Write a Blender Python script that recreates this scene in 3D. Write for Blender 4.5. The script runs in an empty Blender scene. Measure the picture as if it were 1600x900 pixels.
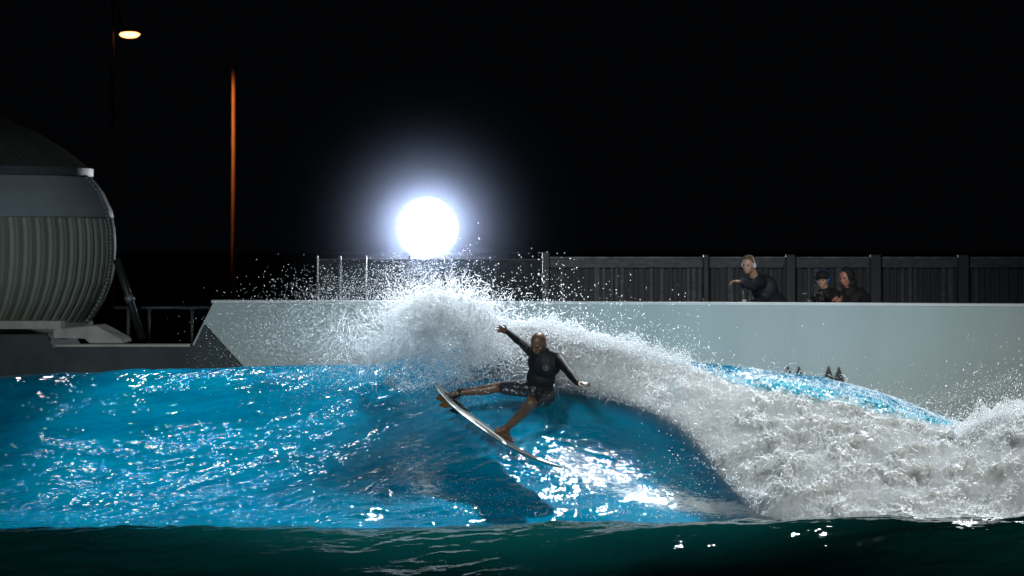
import bpy, bmesh, math, random
import numpy as np
from mathutils import Vector, Matrix, Quaternion
R = math.radians
random.seed(7)
RNG = np.random.default_rng(11)
sc = bpy.context.scene
col = sc.collection

# ------------------------------------------------------------------ camera
CZ, HOR, F = 3.0, 380.0, 6000.0          # camera height, horizon row, focal length in 1600-px units
cam_d = bpy.data.cameras.new('camera'); cam = bpy.data.objects.new('camera', cam_d); col.objects.link(cam)
cam.location = (0, 0, CZ); cam.rotation_euler = (R(90), 0, 0)
cam_d.lens = 135; cam_d.sensor_width = 36; cam_d.shift_y = -(450 - HOR) / 1600
cam_d.clip_start = .5; cam_d.clip_end = 2000
cam_d.dof.use_dof = True; cam_d.dof.focus_distance = 39.9; cam_d.dof.aperture_fstop = 3.2
sc.camera = cam

def P(px, py, Y):
    """world point seen at photo pixel (px,py) at distance Y"""
    return Vector(((px - 800) * Y / F, Y, CZ - (py - HOR) * Y / F))

# ------------------------------------------------------------------ night sky, light
w = bpy.data.worlds.new('World'); sc.world = w; w.use_nodes = True
w.node_tree.nodes['Background'].inputs[0].default_value = (.10, .13, .17, 1)
w.node_tree.nodes['Background'].inputs[1].default_value = 0.008
sc.view_settings.view_transform = 'Standard'; sc.view_settings.look = 'None'
sc.view_settings.exposure = 0; sc.view_settings.gamma = 1
sc.render.engine = 'CYCLES'
cy = sc.cycles
cy.use_denoising = True
try: cy.denoiser = 'OPENIMAGEDENOISE'
except Exception: pass
cy.max_bounces = 6; cy.diffuse_bounces = 4; cy.glossy_bounces = 3; cy.transmission_bounces = 3
cy.transparent_max_bounces = 24; cy.volume_bounces = 0
cy.sample_clamp_indirect = 4; cy.caustics_reflective = False; cy.caustics_refractive = False

def spot(name, loc, aim, energy, color, half, blend=.3, radius=.5):
    d = bpy.data.lights.new(name, 'SPOT'); o = bpy.data.objects.new(name, d); col.objects.link(o)
    d.energy = energy; d.color = color; d.spot_size = R(half * 2); d.spot_blend = blend; d.shadow_soft_size = radius
    o.location = loc
    o.rotation_euler = (Vector(aim) - Vector(loc)).to_track_quat('-Z', 'Y').to_euler()
    return o
# unseen mast floodlights behind the wave and on the near bank; glint spots added
spot('unseen_floodlight', (7.0, 58, 30), (.9, 41.7, 1.2), 105000, (.88, .95, 1.0), 10, .25, .6)
spot('unseen_floodlight', (-9.0, 74, 28), (-3.4, 45.2, 1.4), 3400, (.85, .93, 1.0), 5.2, .7, .55)  # not a seen mast: added for glitter on the left shoulder
spot('unseen_floodlight', (9.5, 70, 9), (4.5, 33.4, .1), 350, (.95, .98, 1.0), 2.3, .8, .5)  # made-up narrow spot, added for glints on the right foreground
spot('unseen_floodlight', (-7, 4, 14), (-1.4, 46.2, 1.5), 30000, (.80, .92, 1.0), 10.5, .8, 1.6)
spot('unseen_floodlight', (16, 4, 13), (4.8, 41.5, .5), 28000, (1.0, .95, .84), 8.2, .8, 1.6)
LAMP = P(668, 357, 68)
spot('low_floodlight', LAMP + Vector((0, -.35, 0)), (-.7, 41.3, 2.4), 130000, (.84, .91, 1.0), 8, .9, .26)

# ------------------------------------------------------------------ helpers
def lerp(a, b, t): return a + (b - a) * t
def sstep(a, b, x):
    t = np.clip((x - a) / (b - a), 0, 1); return t * t * (3 - 2 * t)

_perm = np.random.default_rng(5).permutation(256); _perm = np.concatenate([_perm, _perm, _perm])
_g = np.random.default_rng(6).normal(size=(256, 3)); _g /= np.linalg.norm(_g, axis=1)[:, None]
def perlin(x, y, z):
    xi = np.floor(x).astype(int); yi = np.floor(y).astype(int); zi = np.floor(z).astype(int)
    xf, yf, zf = x - xi, y - yi, z - zi
    xi &= 255; yi &= 255; zi &= 255
    u = xf ** 3 * (xf * (xf * 6 - 15) + 10); v = yf ** 3 * (yf * (yf * 6 - 15) + 10); ww = zf ** 3 * (zf * (zf * 6 - 15) + 10)
    def gr(i, j, k):
        h = _perm[_perm[_perm[(xi + i) & 255] + ((yi + j) & 255)] + ((zi + k) & 255)]
        g = _g[h]
        return g[..., 0] * (xf - i) + g[..., 1] * (yf - j) + g[..., 2] * (zf - k)
    a = lerp(lerp(gr(0, 0, 0), gr(1, 0, 0), u), lerp(gr(0, 1, 0), gr(1, 1, 0), u), v)
    b = lerp(lerp(gr(0, 0, 1), gr(1, 0, 1), u), lerp(gr(0, 1, 1), gr(1, 1, 1), u), v)
    return lerp(a, b, ww) * 1.5
def fbm(x, y, z, o=4, gain=.5, lac=2.03, billow=False):
    s = 0; a = 1.0; n = 0
    for i in range(o):
        p = perlin(x + 17.1 * i, y + 5.3 * i, z + 9.7 * i)
        if billow: p = 1 - 2 * np.abs(p)
        s = s + a * p; n += a; a *= gain; x = x * lac; y = y * lac; z = z * lac
    return s / n

def tag(o, label=None, cat=None, group=None, kind=None):
    for k, v in (('label', label), ('category', cat), ('group', group), ('kind', kind)):
        if v: o[k] = v
    return o
def link(name, me, mat=None, parent=None, smooth=False):
    o = bpy.data.objects.new(name, me); col.objects.link(o)
    if mat: me.materials.append(mat)
    if parent: o.parent = parent; o.matrix_parent_inverse = Matrix.Translation(-parent.location) if False else Matrix()
    if smooth: me.shade_smooth()
    return o
def empty(name, loc=(0, 0, 0)):
    o = bpy.data.objects.new(name, None); col.objects.link(o); o.location = loc; o.empty_display_size = .2
    return o

class MB:
    """collects shapes (world coordinates) into one mesh"""
    def __init__(s): s.bm = bmesh.new()
    def box(s, c, size, rot=None, bevel=0):
        m = Matrix.Translation(c) @ (rot.to_4x4() if rot else Matrix()) @ Matrix.Diagonal((*size, 1))
        r = bmesh.ops.create_cube(s.bm, size=1, matrix=m)
        if bevel:
            es = {e for v in r['verts'] for e in v.link_edges}
            bmesh.ops.bevel(s.bm, geom=list(es), offset=bevel, segments=2, affect='EDGES', profile=.5)
        return s
    def rod(s, a, b, ra, rb=None, seg=14):
        a, b = Vector(a), Vector(b); rb = ra if rb is None else rb; d = b - a
        m = Matrix.Translation((a + b) / 2) @ d.to_track_quat('Z', 'Y').to_matrix().to_4x4()
        bmesh.ops.create_cone(s.bm, cap_ends=True, segments=seg, radius1=ra, radius2=rb, depth=d.length, matrix=m)
        return s
    def ball(s, c, r, rot=None, seg=16):
        if not hasattr(r, '__len__'): r = (r, r, r)
        m = Matrix.Translation(c) @ (rot.to_4x4() if rot else Matrix()) @ Matrix.Diagonal((*r, 1))
        bmesh.ops.create_uvsphere(s.bm, u_segments=seg, v_segments=max(6, seg * 2 // 3), radius=1, matrix=m)
        return s
    def cap(s, a, b, ra, rb):
        s.rod(a, b, ra, rb, 16); s.ball(a, ra); s.ball(b, rb); return s
    def prism(s, pts, d):
        """pts: list of Vector (planar), extruded by vector d"""
        d = Vector(d); a = [s.bm.verts.new(p) for p in pts]; b = [s.bm.verts.new(Vector(p) + d) for p in pts]
        n = len(pts); s.bm.faces.new(a); s.bm.faces.new(b[::-1])
        for i in range(n): s.bm.faces.new((a[i], b[i], b[(i + 1) % n], a[(i + 1) % n]))
        bmesh.ops.recalc_face_normals(s.bm, faces=s.bm.faces[:]); return s
    def lathe(s, c, prof, seg=96, a0=0, a1=2 * math.pi):
        c = Vector(c); rings = []
        full = abs(a1 - a0 - 2 * math.pi) < 1e-6; n = seg if full else seg + 1
        for r, z in prof:
            rings.append([s.bm.verts.new(c + Vector((r * math.cos(a0 + (a1 - a0) * i / seg), r * math.sin(a0 + (a1 - a0) * i / seg), z))) for i in range(n)])
        for j in range(len(rings) - 1):
            for i in range(seg):
                k = (i + 1) % n; s.bm.faces.new((rings[j][i], rings[j][k], rings[j + 1][k], rings[j + 1][i]))
        return s
    def build(s, name, mat, parent=None, smooth=False, remesh=0, smooth_it=0):
        me = bpy.data.meshes.new(name); s.bm.to_mesh(me); s.bm.free()
        if remesh:
            t = bpy.data.objects.new('tmp', me); col.objects.link(t)
            m = t.modifiers.new('r', 'REMESH'); m.mode = 'VOXEL'; m.voxel_size = remesh; m.use_smooth_shade = True
            if smooth_it:
                q = t.modifiers.new('s', 'SMOOTH'); q.iterations = smooth_it; q.factor = .5
            dg = bpy.context.evaluated_depsgraph_get(); dg.update()
            me2 = bpy.data.meshes.new_from_object(t.evaluated_get(dg)); bpy.data.objects.remove(t)
            me = me2; me.name = name; smooth = True
        if parent:
            me.transform(Matrix.Translation(-parent.location))
        o = link(name, me, mat, parent, smooth)
        return o

def grid_mesh(name, X, Y, Z, mat, attrs=None, parent=None):
    """X,Y,Z 2-D arrays"""
    n, m = X.shape
    co = np.stack([X, Y, Z], -1).reshape(-1, 3).astype(np.float32)
    i = np.arange(n * m).reshape(n, m)
    q = np.stack([i[:-1, :-1], i[1:, :-1], i[1:, 1:], i[:-1, 1:]], -1).reshape(-1, 4)
    return raw_mesh(name, co, q, mat, attrs, parent)
def raw_mesh(name, co, faces, mat, attrs=None, parent=None):
    me = bpy.data.meshes.new(name); k = faces.shape[1]
    me.vertices.add(len(co)); me.vertices.foreach_set('co', co.astype(np.float32).ravel())
    me.loops.add(faces.size); me.loops.foreach_set('vertex_index', faces.astype(np.int32).ravel())
    me.polygons.add(len(faces)); me.polygons.foreach_set('loop_start', (np.arange(len(faces)) * k).astype(np.int32))
    me.polygons.foreach_set('loop_total', np.full(len(faces), k, np.int32))
    for nm, a in (attrs or {}).items():
        at = me.attributes.new(nm, 'FLOAT', 'POINT'); at.data.foreach_set('value', a.astype(np.float32).ravel())
    me.update(calc_edges=True)
    return link(name, me, mat, parent, True)

_oct = np.array([[1, 0, 0], [-1, 0, 0], [0, 1, 0], [0, -1, 0], [0, 0, 1], [0, 0, -1]], float)
_octf = np.array([[0, 2, 4], [2, 1, 4], [1, 3, 4], [3, 0, 4], [2, 0, 5], [1, 2, 5], [3, 1, 5], [0, 3, 5]])
def droplets(name, pos, rad, mat, stretch=None):
    """one mesh of many small beads of water"""
    n = len(pos); rad = np.asarray(rad)
    q = RNG.normal(size=(n, 4)); q /= np.linalg.norm(q, axis=1)[:, None]
    w_, x, y, z = q.T
    M = np.stack([1 - 2 * (y * y + z * z), 2 * (x * y - z * w_), 2 * (x * z + y * w_), 2 * (x * y + z * w_), 1 - 2 * (x * x + z * z), 2 * (y * z - x * w_),
                  2 * (x * z - y * w_), 2 * (y * z + x * w_), 1 - 2 * (x * x + y * y)], -1).reshape(n, 3, 3)
    s = RNG.uniform(.65, 1.5, (n, 1, 3)) * rad[:, None, None]
    v = (_oct[None] * s) @ M.transpose(0, 2, 1)
    if stretch is not None:       # (n,3) vectors added to half of the bead's length
        d = np.sum(v * stretch[:, None], -1, keepdims=True); v = v + d * stretch[:, None]
    v = v + pos[:, None]
    f = _octf[None] + (np.arange(n) * 6)[:, None, None]
    return raw_mesh(name, v.reshape(-1, 3), f.reshape(-1, 3), mat)

# ------------------------------------------------------------------ materials
def nt(name):
    m = bpy.data.materials.new(name); m.use_nodes = True; t = m.node_tree
    for n in list(t.nodes): t.nodes.remove(n)
    out = t.nodes.new('ShaderNodeOutputMaterial'); return m, t, out
def N(t, kind, **kw):
    n = t.nodes.new(kind)
    for k, v in kw.items():
        if k.startswith('_'): setattr(n, k[1:], v)
        else: n.inputs[k.replace('__', ' ')].default_value = v
    return n
def noise(t, scale, detail=4, rough=.5, vec=None, stretch=None):
    n = N(t, 'ShaderNodeTexNoise', Scale=scale, Detail=detail, Roughness=rough)
    tc = t.nodes.new('ShaderNodeTexCoord')
    if stretch:
        mp = t.nodes.new('ShaderNodeMapping'); mp.inputs['Scale'].default_value = stretch
        t.links.new(tc.outputs['Object'], mp.inputs[0]); t.links.new(mp.outputs[0], n.inputs['Vector'])
    else: t.links.new(tc.outputs['Object'], n.inputs['Vector'])
    return n
def ramp(t, src, stops):
    r = t.nodes.new('ShaderNodeValToRGB'); e = r.color_ramp.elements
    while len(e) < len(stops): e.new(.5)
    for i, (p, c) in enumerate(stops): e[i].position = p; e[i].color = (*c, 1) if len(c) == 3 else c
    t.links.new(src, r.inputs[0]); return r
def pbr(name, c, rough=.6, metal=0, c2=None, scale=6, bump=0, bscale=40, stretch=None, spec=.5, detail=5):
    m, t, out = nt(name)
    b = N(t, 'ShaderNodeBsdfPrincipled', Roughness=rough, Metallic=metal); b.inputs['Specular IOR Level'].default_value = spec
    c2 = c2 or tuple(x * .75 for x in c)
    n = noise(t, scale, detail, .6, stretch=stretch)
    r = ramp(t, n.outputs['Fac'], [(.35, c2), (.65, c)])
    t.links.new(r.outputs[0], b.inputs['Base Color'])
    if bump:
        n2 = noise(t, bscale, 4, .6); bp = N(t, 'ShaderNodeBump', Strength=bump, Distance=.02)
        t.links.new(n2.outputs['Fac'], bp.inputs['Height']); t.links.new(bp.outputs[0], b.inputs['Normal'])
    t.links.new(b.outputs[0], out.inputs[0]); return m
def emit(name, c, s):
    m, t, out = nt(name); e = N(t, 'ShaderNodeEmission', Color=(*c, 1), Strength=s); t.links.new(e.outputs[0], out.inputs[0]); return m

def foam_group(t, white=(.80, .84, .86), trans=.42, bump=.6, bs=26):
    d = N(t, 'ShaderNodeBsdfDiffuse', Color=(*white, 1)); tr = N(t, 'ShaderNodeBsdfTranslucent', Color=(*[x * .95 for x in white], 1))
    n = noise(t, bs, 6, .7); bp = N(t, 'ShaderNodeBump', Strength=bump, Distance=.03)
    t.links.new(n.outputs['Fac'], bp.inputs['Height'])
    t.links.new(bp.outputs[0], d.inputs['Normal']); t.links.new(bp.outputs[0], tr.inputs['Normal'])
    mx = N(t, 'ShaderNodeMixShader', Fac=trans); t.links.new(d.outputs[0], mx.inputs[1]); t.links.new(tr.outputs[0], mx.inputs[2])
    g = N(t, 'ShaderNodeBsdfGlossy', Roughness=.25, Color=(1, 1, 1, 1)); t.links.new(bp.outputs[0], g.inputs['Normal'])
    m2 = N(t, 'ShaderNodeMixShader', Fac=.06); t.links.new(mx.outputs[0], m2.inputs[1]); t.links.new(g.outputs[0], m2.inputs[2])
    return m2

def water_mat():
    m, t, out = nt('pool_water')
    n1 = noise(t, 6.0, 3, .5, stretch=(1, 1.9, 1)); n2 = noise(t, 22, 2, .5, stretch=(1, 1.7, 1))
    add = N(t, 'ShaderNodeMath', _operation='MULTIPLY_ADD'); add.inputs[1].default_value = .16
    t.links.new(n2.outputs['Fac'], add.inputs[0]); t.links.new(n1.outputs['Fac'], add.inputs[2])
    bp = N(t, 'ShaderNodeBump', Strength=1, Distance=.024); t.links.new(add.outputs[0], bp.inputs['Height'])
    # pigment of the lit, aerated water: a little patchy
    nc = noise(t, 1.1, 4, .55, stretch=(1, 2.4, 2.4))
    cr = ramp(t, nc.outputs['Fac'], [(.3, (.0, .108, .200)), (.7, (.0, .185, .315))])
    d = N(t, 'ShaderNodeBsdfDiffuse'); 
    dark = N(t, 'ShaderNodeAttribute', _attribute_name='unlit_near')
    mxc = N(t, 'ShaderNodeMix', _data_type='RGBA'); mxc.inputs['B'].default_value = (.002, .060, .058, 1)  # darker copy of the water: lack of light mixed into its colour
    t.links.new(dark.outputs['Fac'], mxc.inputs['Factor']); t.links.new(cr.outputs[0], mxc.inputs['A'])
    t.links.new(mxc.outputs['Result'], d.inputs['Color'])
    g = N(t, 'ShaderNodeBsdfGlossy', Roughness=.035, Color=(1, 1, 1, 1)); t.links.new(bp.outputs[0], g.inputs['Normal'])
    bs = N(t, 'ShaderNodeMath', _operation='MULTIPLY_ADD'); bs.inputs[1].default_value = -.6; bs.inputs[2].default_value = 1; t.links.new(dark.outputs['Fac'], bs.inputs[0]); 
    cn = noise(t, .9, 3, .5, stretch=(1, 2.2, 1)); cm = N(t, 'ShaderNodeMapRange'); cm.inputs['From Min'].default_value = .36; cm.inputs['From Max'].default_value = .62; cm.inputs['To Min'].default_value = .30; cm.inputs['To Max'].default_value = 1.15
    t.links.new(cn.outputs['Fac'], cm.inputs['Value']); bm_ = N(t, 'ShaderNodeMath', _operation='MULTIPLY'); t.links.new(cm.outputs[0], bm_.inputs[0]); t.links.new(bs.outputs[0], bm_.inputs[1]); t.links.new(bm_.outputs[0], bp.inputs['Strength'])
    fr = N(t, 'ShaderNodeFresnel', IOR=1.33); t.links.new(bp.outputs[0], fr.inputs['Normal'])
    mx = t.nodes.new('ShaderNodeMixShader'); t.links.new(fr.outputs[0], mx.inputs[0]); t.links.new(d.outputs[0], mx.inputs[1]); t.links.new(g.outputs[0], mx.inputs[2])
    fo = foam_group(t, (.72, .80, .84), .2, .7, 30)
    at = N(t, 'ShaderNodeAttribute', _attribute_name='foam')
    fn = noise(t, 11, 10, .82, stretch=(1, 2.6, 1.6))
    s = N(t, 'ShaderNodeMath', _operation='ADD'); t.links.new(at.outputs['Fac'], s.inputs[0]); t.links.new(fn.outputs['Fac'], s.inputs[1])
    r = ramp(t, s.outputs[0], [(0.97, (0, 0, 0)), (1.0, (1, 1, 1))])
    sub = N(t, 'ShaderNodeMapRange'); sub.inputs['From Min'].default_value = .98; sub.inputs['From Max'].default_value = 1.12
    t.links.new(s.outputs[0], sub.inputs['Value'])
    m2 = t.nodes.new('ShaderNodeMixShader'); t.links.new(sub.outputs[0], m2.inputs[0]); t.links.new(mx.outputs[0], m2.inputs[1]); t.links.new(fo.outputs[0], m2.inputs[2])
    t.links.new(m2.outputs[0], out.inputs[0]); return m
def whitewater_mat():
    m, t, out = nt('whitewater')
    fo = foam_group(t, (.89, .91, .90), .45, .7, 13)
    # thin foam lets blue water show
    blue = N(t, 'ShaderNodeBsdfPrincipled', Roughness=.12); blue.inputs['Base Color'].default_value = (.02, .32, .44, 1)
    at = N(t, 'ShaderNodeAttribute', _attribute_name='thin')
    nn = noise(t, 5, 8, .72)
    s = N(t, 'ShaderNodeMath', _operation='ADD'); t.links.new(at.outputs['Fac'], s.inputs[0]); t.links.new(nn.outputs['Fac'], s.inputs[1])
    mr = N(t, 'ShaderNodeMapRange'); mr.inputs['From Min'].default_value = 1.0; mr.inputs['From Max'].default_value = 1.28; t.links.new(s.outputs[0], mr.inputs['Value'])
    mx = t.nodes.new('ShaderNodeMixShader'); t.links.new(mr.outputs[0], mx.inputs[0]); t.links.new(fo.outputs[0], mx.inputs[1]); t.links.new(blue.outputs[0], mx.inputs[2])
    # ragged rim
    a2 = N(t, 'ShaderNodeAttribute', _attribute_name='rim'); n2 = noise(t, 11, 9, .8)
    s2 = N(t, 'ShaderNodeMath', _operation='ADD'); t.links.new(a2.outputs['Fac'], s2.inputs[0]); t.links.new(n2.outputs['Fac'], s2.inputs[1])
    mr2 = N(t, 'ShaderNodeMapRange'); mr2.inputs['From Min'].default_value = .98; mr2.inputs['From Max'].default_value = 1.10; t.links.new(s2.outputs[0], mr2.inputs['Value'])
    tp = t.nodes.new('ShaderNodeBsdfTransparent')
    m3 = t.nodes.new('ShaderNodeMixShader'); t.links.new(mr2.outputs[0], m3.inputs[0]); t.links.new(mx.outputs[0], m3.inputs[1]); t.links.new(tp.outputs[0], m3.inputs[2])
    t.links.new(m3.outputs[0], out.inputs[0]); return m
def droplet_mat(c=(.93, .96, .98), trans=.72):
    m, t, out = nt('spray_droplets')
    d = N(t, 'ShaderNodeBsdfDiffuse', Color=(*c, 1)); tr = N(t, 'ShaderNodeBsdfTranslucent', Color=(*c, 1))
    mx = N(t, 'ShaderNodeMixShader', Fac=trans); t.links.new(d.outputs[0], mx.inputs[1]); t.links.new(tr.outputs[0], mx.inputs[2])
    g = N(t, 'ShaderNodeBsdfGlossy', Roughness=.2, Color=(1, 1, 1, 1))
    m2 = N(t, 'ShaderNodeMixShader', Fac=.12); t.links.new(mx.outputs[0], m2.inputs[1]); t.links.new(g.outputs[0], m2.inputs[2])
    tp = t.nodes.new('ShaderNodeBsdfTransparent'); m3 = N(t, 'ShaderNodeMixShader', Fac=.38); t.links.new(m2.outputs[0], m3.inputs[1]); t.links.new(tp.outputs[0], m3.inputs[2])
    t.links.new(m3.outputs[0], out.inputs[0]); return m

M_water = water_mat(); M_white = whitewater_mat(); M_drop = droplet_mat()
M_wall = pbr('painted_concrete', (.44, .50, .48), .75, c2=(.40, .46, .44), scale=1.4, bump=.2, bscale=60, stretch=(1, 1, .22))
M_cop = pbr('floodlit_coping', (.72, .72, .70), .5, c2=(.6, .6, .58), scale=3)  # whitened to carry the floodlight grazing the wall top
M_darkc = pbr('dark_concrete', (.055, .065, .065), .85, c2=(.035, .042, .042), scale=2.0, bump=.2)  # on the wing wall this dark tone stands in for shade
M_conc = pbr('bare_concrete', (.42, .40, .34), .85, c2=(.30, .29, .25), scale=4, bump=.2)
M_ground = pbr('ground', (.03, .03, .028), .95, c2=(.018, .018, .018), scale=.6, bump=.3, bscale=8)
M_steel = pbr('galvanised_steel', (.20, .21, .21), .5, .5, c2=(.13, .14, .14), scale=8)
M_black = pbr('black_metal', (.02, .02, .022), .5, .3)
M_wood = pbr('dark_timber', (.02, .02, .022), .6, c2=(.012, .012, .014), scale=5, stretch=(3, 1, .3), bump=.4)
M_scuff = pbr('scuffed_rail', (.055, .058, .065), .55, c2=(.011, .012, .014), scale=9, stretch=(1, 1, 2.5), detail=8)

# ------------------------------------------------------------------ the pool water
XK = 146.0
def tab(px, pts):
    a = np.array(pts, float); return np.interp(px, a[:, 0], a[:, 1])
CREST = [(-1500, 640), (-400, 602), (0, 597), (200, 590), (380, 582), (580, 578), (640, 566), (700, 545), (770, 528), (850, 524), (910, 532), (1000, 558), (1100, 580), (1200, 590), (1300, 602), (1400, 632), (1500, 672), (1600, 704), (2000, 720), (3000, 740)]
YC = [(-1500, 44), (0, 42.8), (500, 42.2), (800, 41.8), (1100, 41.6), (1400, 41.2), (2000, 40.8)]
YT = [(-1500, 37.3), (0, 37.6), (500, 37.9), (800, 38.2), (1100, 38.3), (1500, 37.8), (3000, 37.6)]
PW = [(-1500, 1.9), (0, 1.95), (400, 1.8), (560, 1.5), (700, 1.5), (900, 1.9), (1100, 2.0), (1300, 1.6), (3000, 1.3)]
def water_base(x, Y):
    px = 800 + x * XK
    yc = tab(px, YC); yt = tab(px, YT); hc = CZ - (tab(px, CREST) - HOR) * yc / F; pw = tab(px, PW)
    zt = .05
    t = np.clip((Y - yt) / (yc - yt), 0, 1.6)
    zf = zt + (hc + .10 - zt) * t ** pw
    zb = hc + .10 - (hc - .75) * sstep(-.3, 5.5, Y - yc)
    k = .12
    z = -k * np.log(np.exp(-np.clip(zf, -1, 6) / k) + np.exp(-zb / k))
    fs = tab(px, [(-1500, .40), (0, .39), (800, .42), (1250, .50), (1700, .52), (3000, .5)])
    fs = fs + .05 * fbm(x * .35, x * 0 + 2, Y * .15, 3)
    sw = fs * np.exp(-((Y - 34.9) / 1.5) ** 2) + .13 * np.exp(-((Y - 31.2) / .7) ** 2)
    return np.where(Y < yt, np.maximum(z * np.exp(-np.clip(yt - Y, 0, 9) / 1.2), 0), z) + sw * (Y < 38.2) * sstep(38.2, 37, Y)

def grow(a, b, n, far, m):
    """dense a..b, then m growing steps to far on each side"""
    core = np.linspace(a, b, n); k = (np.linspace(0, 1, m + 1)[1:]) ** 3
    return np.concatenate([(a + (far[0] - a) * k)[::-1], core, b + (far[1] - b) * k])
xs = grow(-7.2, 7.2, 760, (-70, 70), 26)
ys = np.concatenate([grow(32.6, 38.2, 130, (-12, 38.2), 30)[:-30], np.linspace(38.2, 43.4, 330)[1:], np.linspace(43.4, 47.9, 30)[1:]])
ys = np.unique(ys)
X, Yg = np.meshgrid(xs, ys, indexing='ij')
Z = water_base(X, Yg)
pxg = 800 + X * F / Yg.clip(5); 
# ripples: drawn out along the wave
def blob0(X, Y): return np.exp(-((X + 1.1) / 1.5) ** 2 - ((Y - 39.2) / .9) ** 2)
dens = sstep(10, 7.5, np.abs(X)) * sstep(28, 32, Yg)
warp = fbm(X * .5, Yg * .5, Z * 0 + 3, 2) * .6
calm = 1 - .65 * sstep(840, 920, pxg) * sstep(1250, 1120, pxg) * (Yg > 38.6)
rip = .050 * fbm(X * 1.1 + warp, Yg * 1.6 - X * .35, Z * 0 + 1, 2) \
    + .020 * fbm(X * 3.0 + warp * 2, Yg * 5.2 - X * 1.2, Z * 0 + 7, 2) * calm + .0075 * fbm(X * 8.5, Yg * 15 - X * 3.0, Z * 0 + 5, 3) * calm
churn = blob0(X, Yg)
Z = Z + rip * dens * (1 + 1.0 * churn) + .03 * fbm(X * .3, Yg * .5, Z * 0, 2) * (1 - dens)
pyg = HOR + (CZ - Z) * F / Yg.clip(5)
# floating foam: the torn-up trail in the trough, streaks in front of the whitewater; left blobs paint in glitter
def blob(cx, cy_, rx, ry, ang=0):
    c, s = math.cos(R(ang)), math.sin(R(ang)); dx, dy = pxg - cx, pyg - cy_
    return np.exp(-(((dx * c + dy * s) / rx) ** 2 + ((-dx * s + dy * c) / ry) ** 2))
foam = .34 * blob(1020, 755, 190, 34, 17) + .38 * blob(1180, 800, 170, 22, 5) +   .26 * blob(880, 700, 60, 45) + .28 * blob(930, 765, 150, 42, 12) + .42 * blob(670, 765, 130, 28, 12) + .44 * blob(650, 700, 90, 50, 15) + .45 * blob(760, 590, 60, 40) + .2 * blob(500, 810, 200, 10, 0)
foam += .42 * sstep(1150, 1250, pxg) * (Yg > 37.2) * (Yg < 40.6) + .22 * sstep(1080, 1200, pxg) * (Yg >= 40.6) + .3 * sstep(700, 1000, pxg) * (Yg > 41.2)
foam += .15 * fbm(X * 2, Yg * 3, Z, 3)
foam = np.clip(foam, 0, .8) * (Yg > 37.0)
unlit_near = sstep(37.9, 36.6, Yg)  # foreground mask where shade is put into the water colour
grid_mesh('water', X, Yg, Z, M_water, {'foam': foam, 'unlit_near': unlit_near})
tag(bpy.data.objects['water'], kind='structure')

def surf_z(x, Y): return water_base(np.asarray(x, float), np.asarray(Y, float))

# ------------------------------------------------------------------ whitewater of the breaking wave
TOP = [(560, 560), (585, 520), (610, 492), (650, 470), (700, 462), (745, 482), (790, 508), (850, 512), (900, 524), (960, 542), (1020, 562), (1080, 575), (1150, 589), (1220, 599), (1300, 611), (1380, 632), (1440, 652), (1500, 668), (1545, 652), (1600, 640), (1700, 630), (2300, 640)]
BOT = [(560, 590), (600, 602), (650, 622), (700, 620), (740, 596), (790, 594), (850, 607), (900, 618), (960, 630), (1020, 645), (1060, 668), (1100, 712), (1140, 765), (1180, 800), (1230, 818), (1300, 828), (2300, 835)]
YB = [(560, 41.5), (740, 41.3), (850, 41.15), (960, 40.85), (1040, 40.5), (1100, 39.9), (1160, 38.9), (1230, 38.1), (1400, 37.6), (2300, 37.4)]
def ww_point(px, v):
    """sheet of falling whitewater; v 0 at the crest, 1 at the foot"""
    yt_ = tab(px, YC) - .05 - .9 * sstep(1480, 1620, px); yb = tab(px, YB)
    vv = np.clip(v, 0, 1)
    Y = yt_ + (yb - yt_) * vv ** .75
    py = tab(px, TOP) + (tab(px, BOT) - tab(px, TOP)) * vv
    z = CZ - (py - HOR) * Y / F
    back = np.clip(-v, 0, 1); Y = Y + back * 2.6; z = z - back * (.75 + 3.0 * sstep(840, 740, px))
    return (px - 800) * Y / F, Y, z
pu = np.linspace(562, 1780, 800); vv = np.linspace(-.35, 1.06, 330)
PX, V = np.meshgrid(pu, vv, indexing='ij')
x, y, z = ww_point(PX, V)
def billows(x, y, z):
    a = fbm(x * 1.5, y * 1.5, z * 1.5 + 4, 2, billow=True); b = fbm(x * 4.3, y * 4.3, z * 4.3, 3, .55, billow=True); c = fbm(x * 16, y * 16, z * 16, 3, .6)
    return .20 * (a - .35) + .12 * (b - .3) + .05 * c
def shove(px, v, x, y, z):
    amp = (.35 + .75 * sstep(1000, 1250, px)) * (.25 + .75 * sstep(-.1, .25, v))
    d = billows(x, y, z) * amp * 1.25
    wx = .10 * fbm(x * 3 + 9, y * 3, z * 3, 3) * amp
    return x + wx, y - d * .85, z + d * .5 * (1 - .6 * sstep(.7, 1, v))
x2, y2, z2 = shove(PX, V, x, y, z)
rim = .75 * sstep(.80, 1.04, V) * sstep(1260, 1150, PX) + .25 * sstep(.45, .9, V) * sstep(1160, 1060, PX) + .85 * sstep(660, 566, PX) + .30 * sstep(820, 780, PX) * sstep(.2, .7, V) + .35 * sstep(.12, -.02, V) * sstep(860, 780, PX) + .5 * sstep(-.15, -.35, V)
rim = np.where((PX < 860) & (V < 0), 1.0, rim) + .40 * sstep(860, 760, PX)
rim = np.clip(rim + .26 * fbm(x * 2.8, y * 2.8, z * 2.8, 4), 0, 1)
def sb(cx, cv, rx, rv): return np.exp(-((PX - cx) / rx) ** 2 - ((V - cv) / rv) ** 2)
thin = .5 * sb(740, .6, 50, .25) + .35 * sb(650, .75, 40, .2) + .62 * sb(930, .72, 55, .16) + .62 * sb(1060, .45, 40, .22) + .5 * sb(820, .35, 40, .3) + .75 * sb(1240, .06, 110, .09) + .8 * sb(1400, .02, 90, .13) + .72 * sb(1130, -.02, 60, .08) + .25 * sb(1000, .8, 60, .2)
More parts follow.
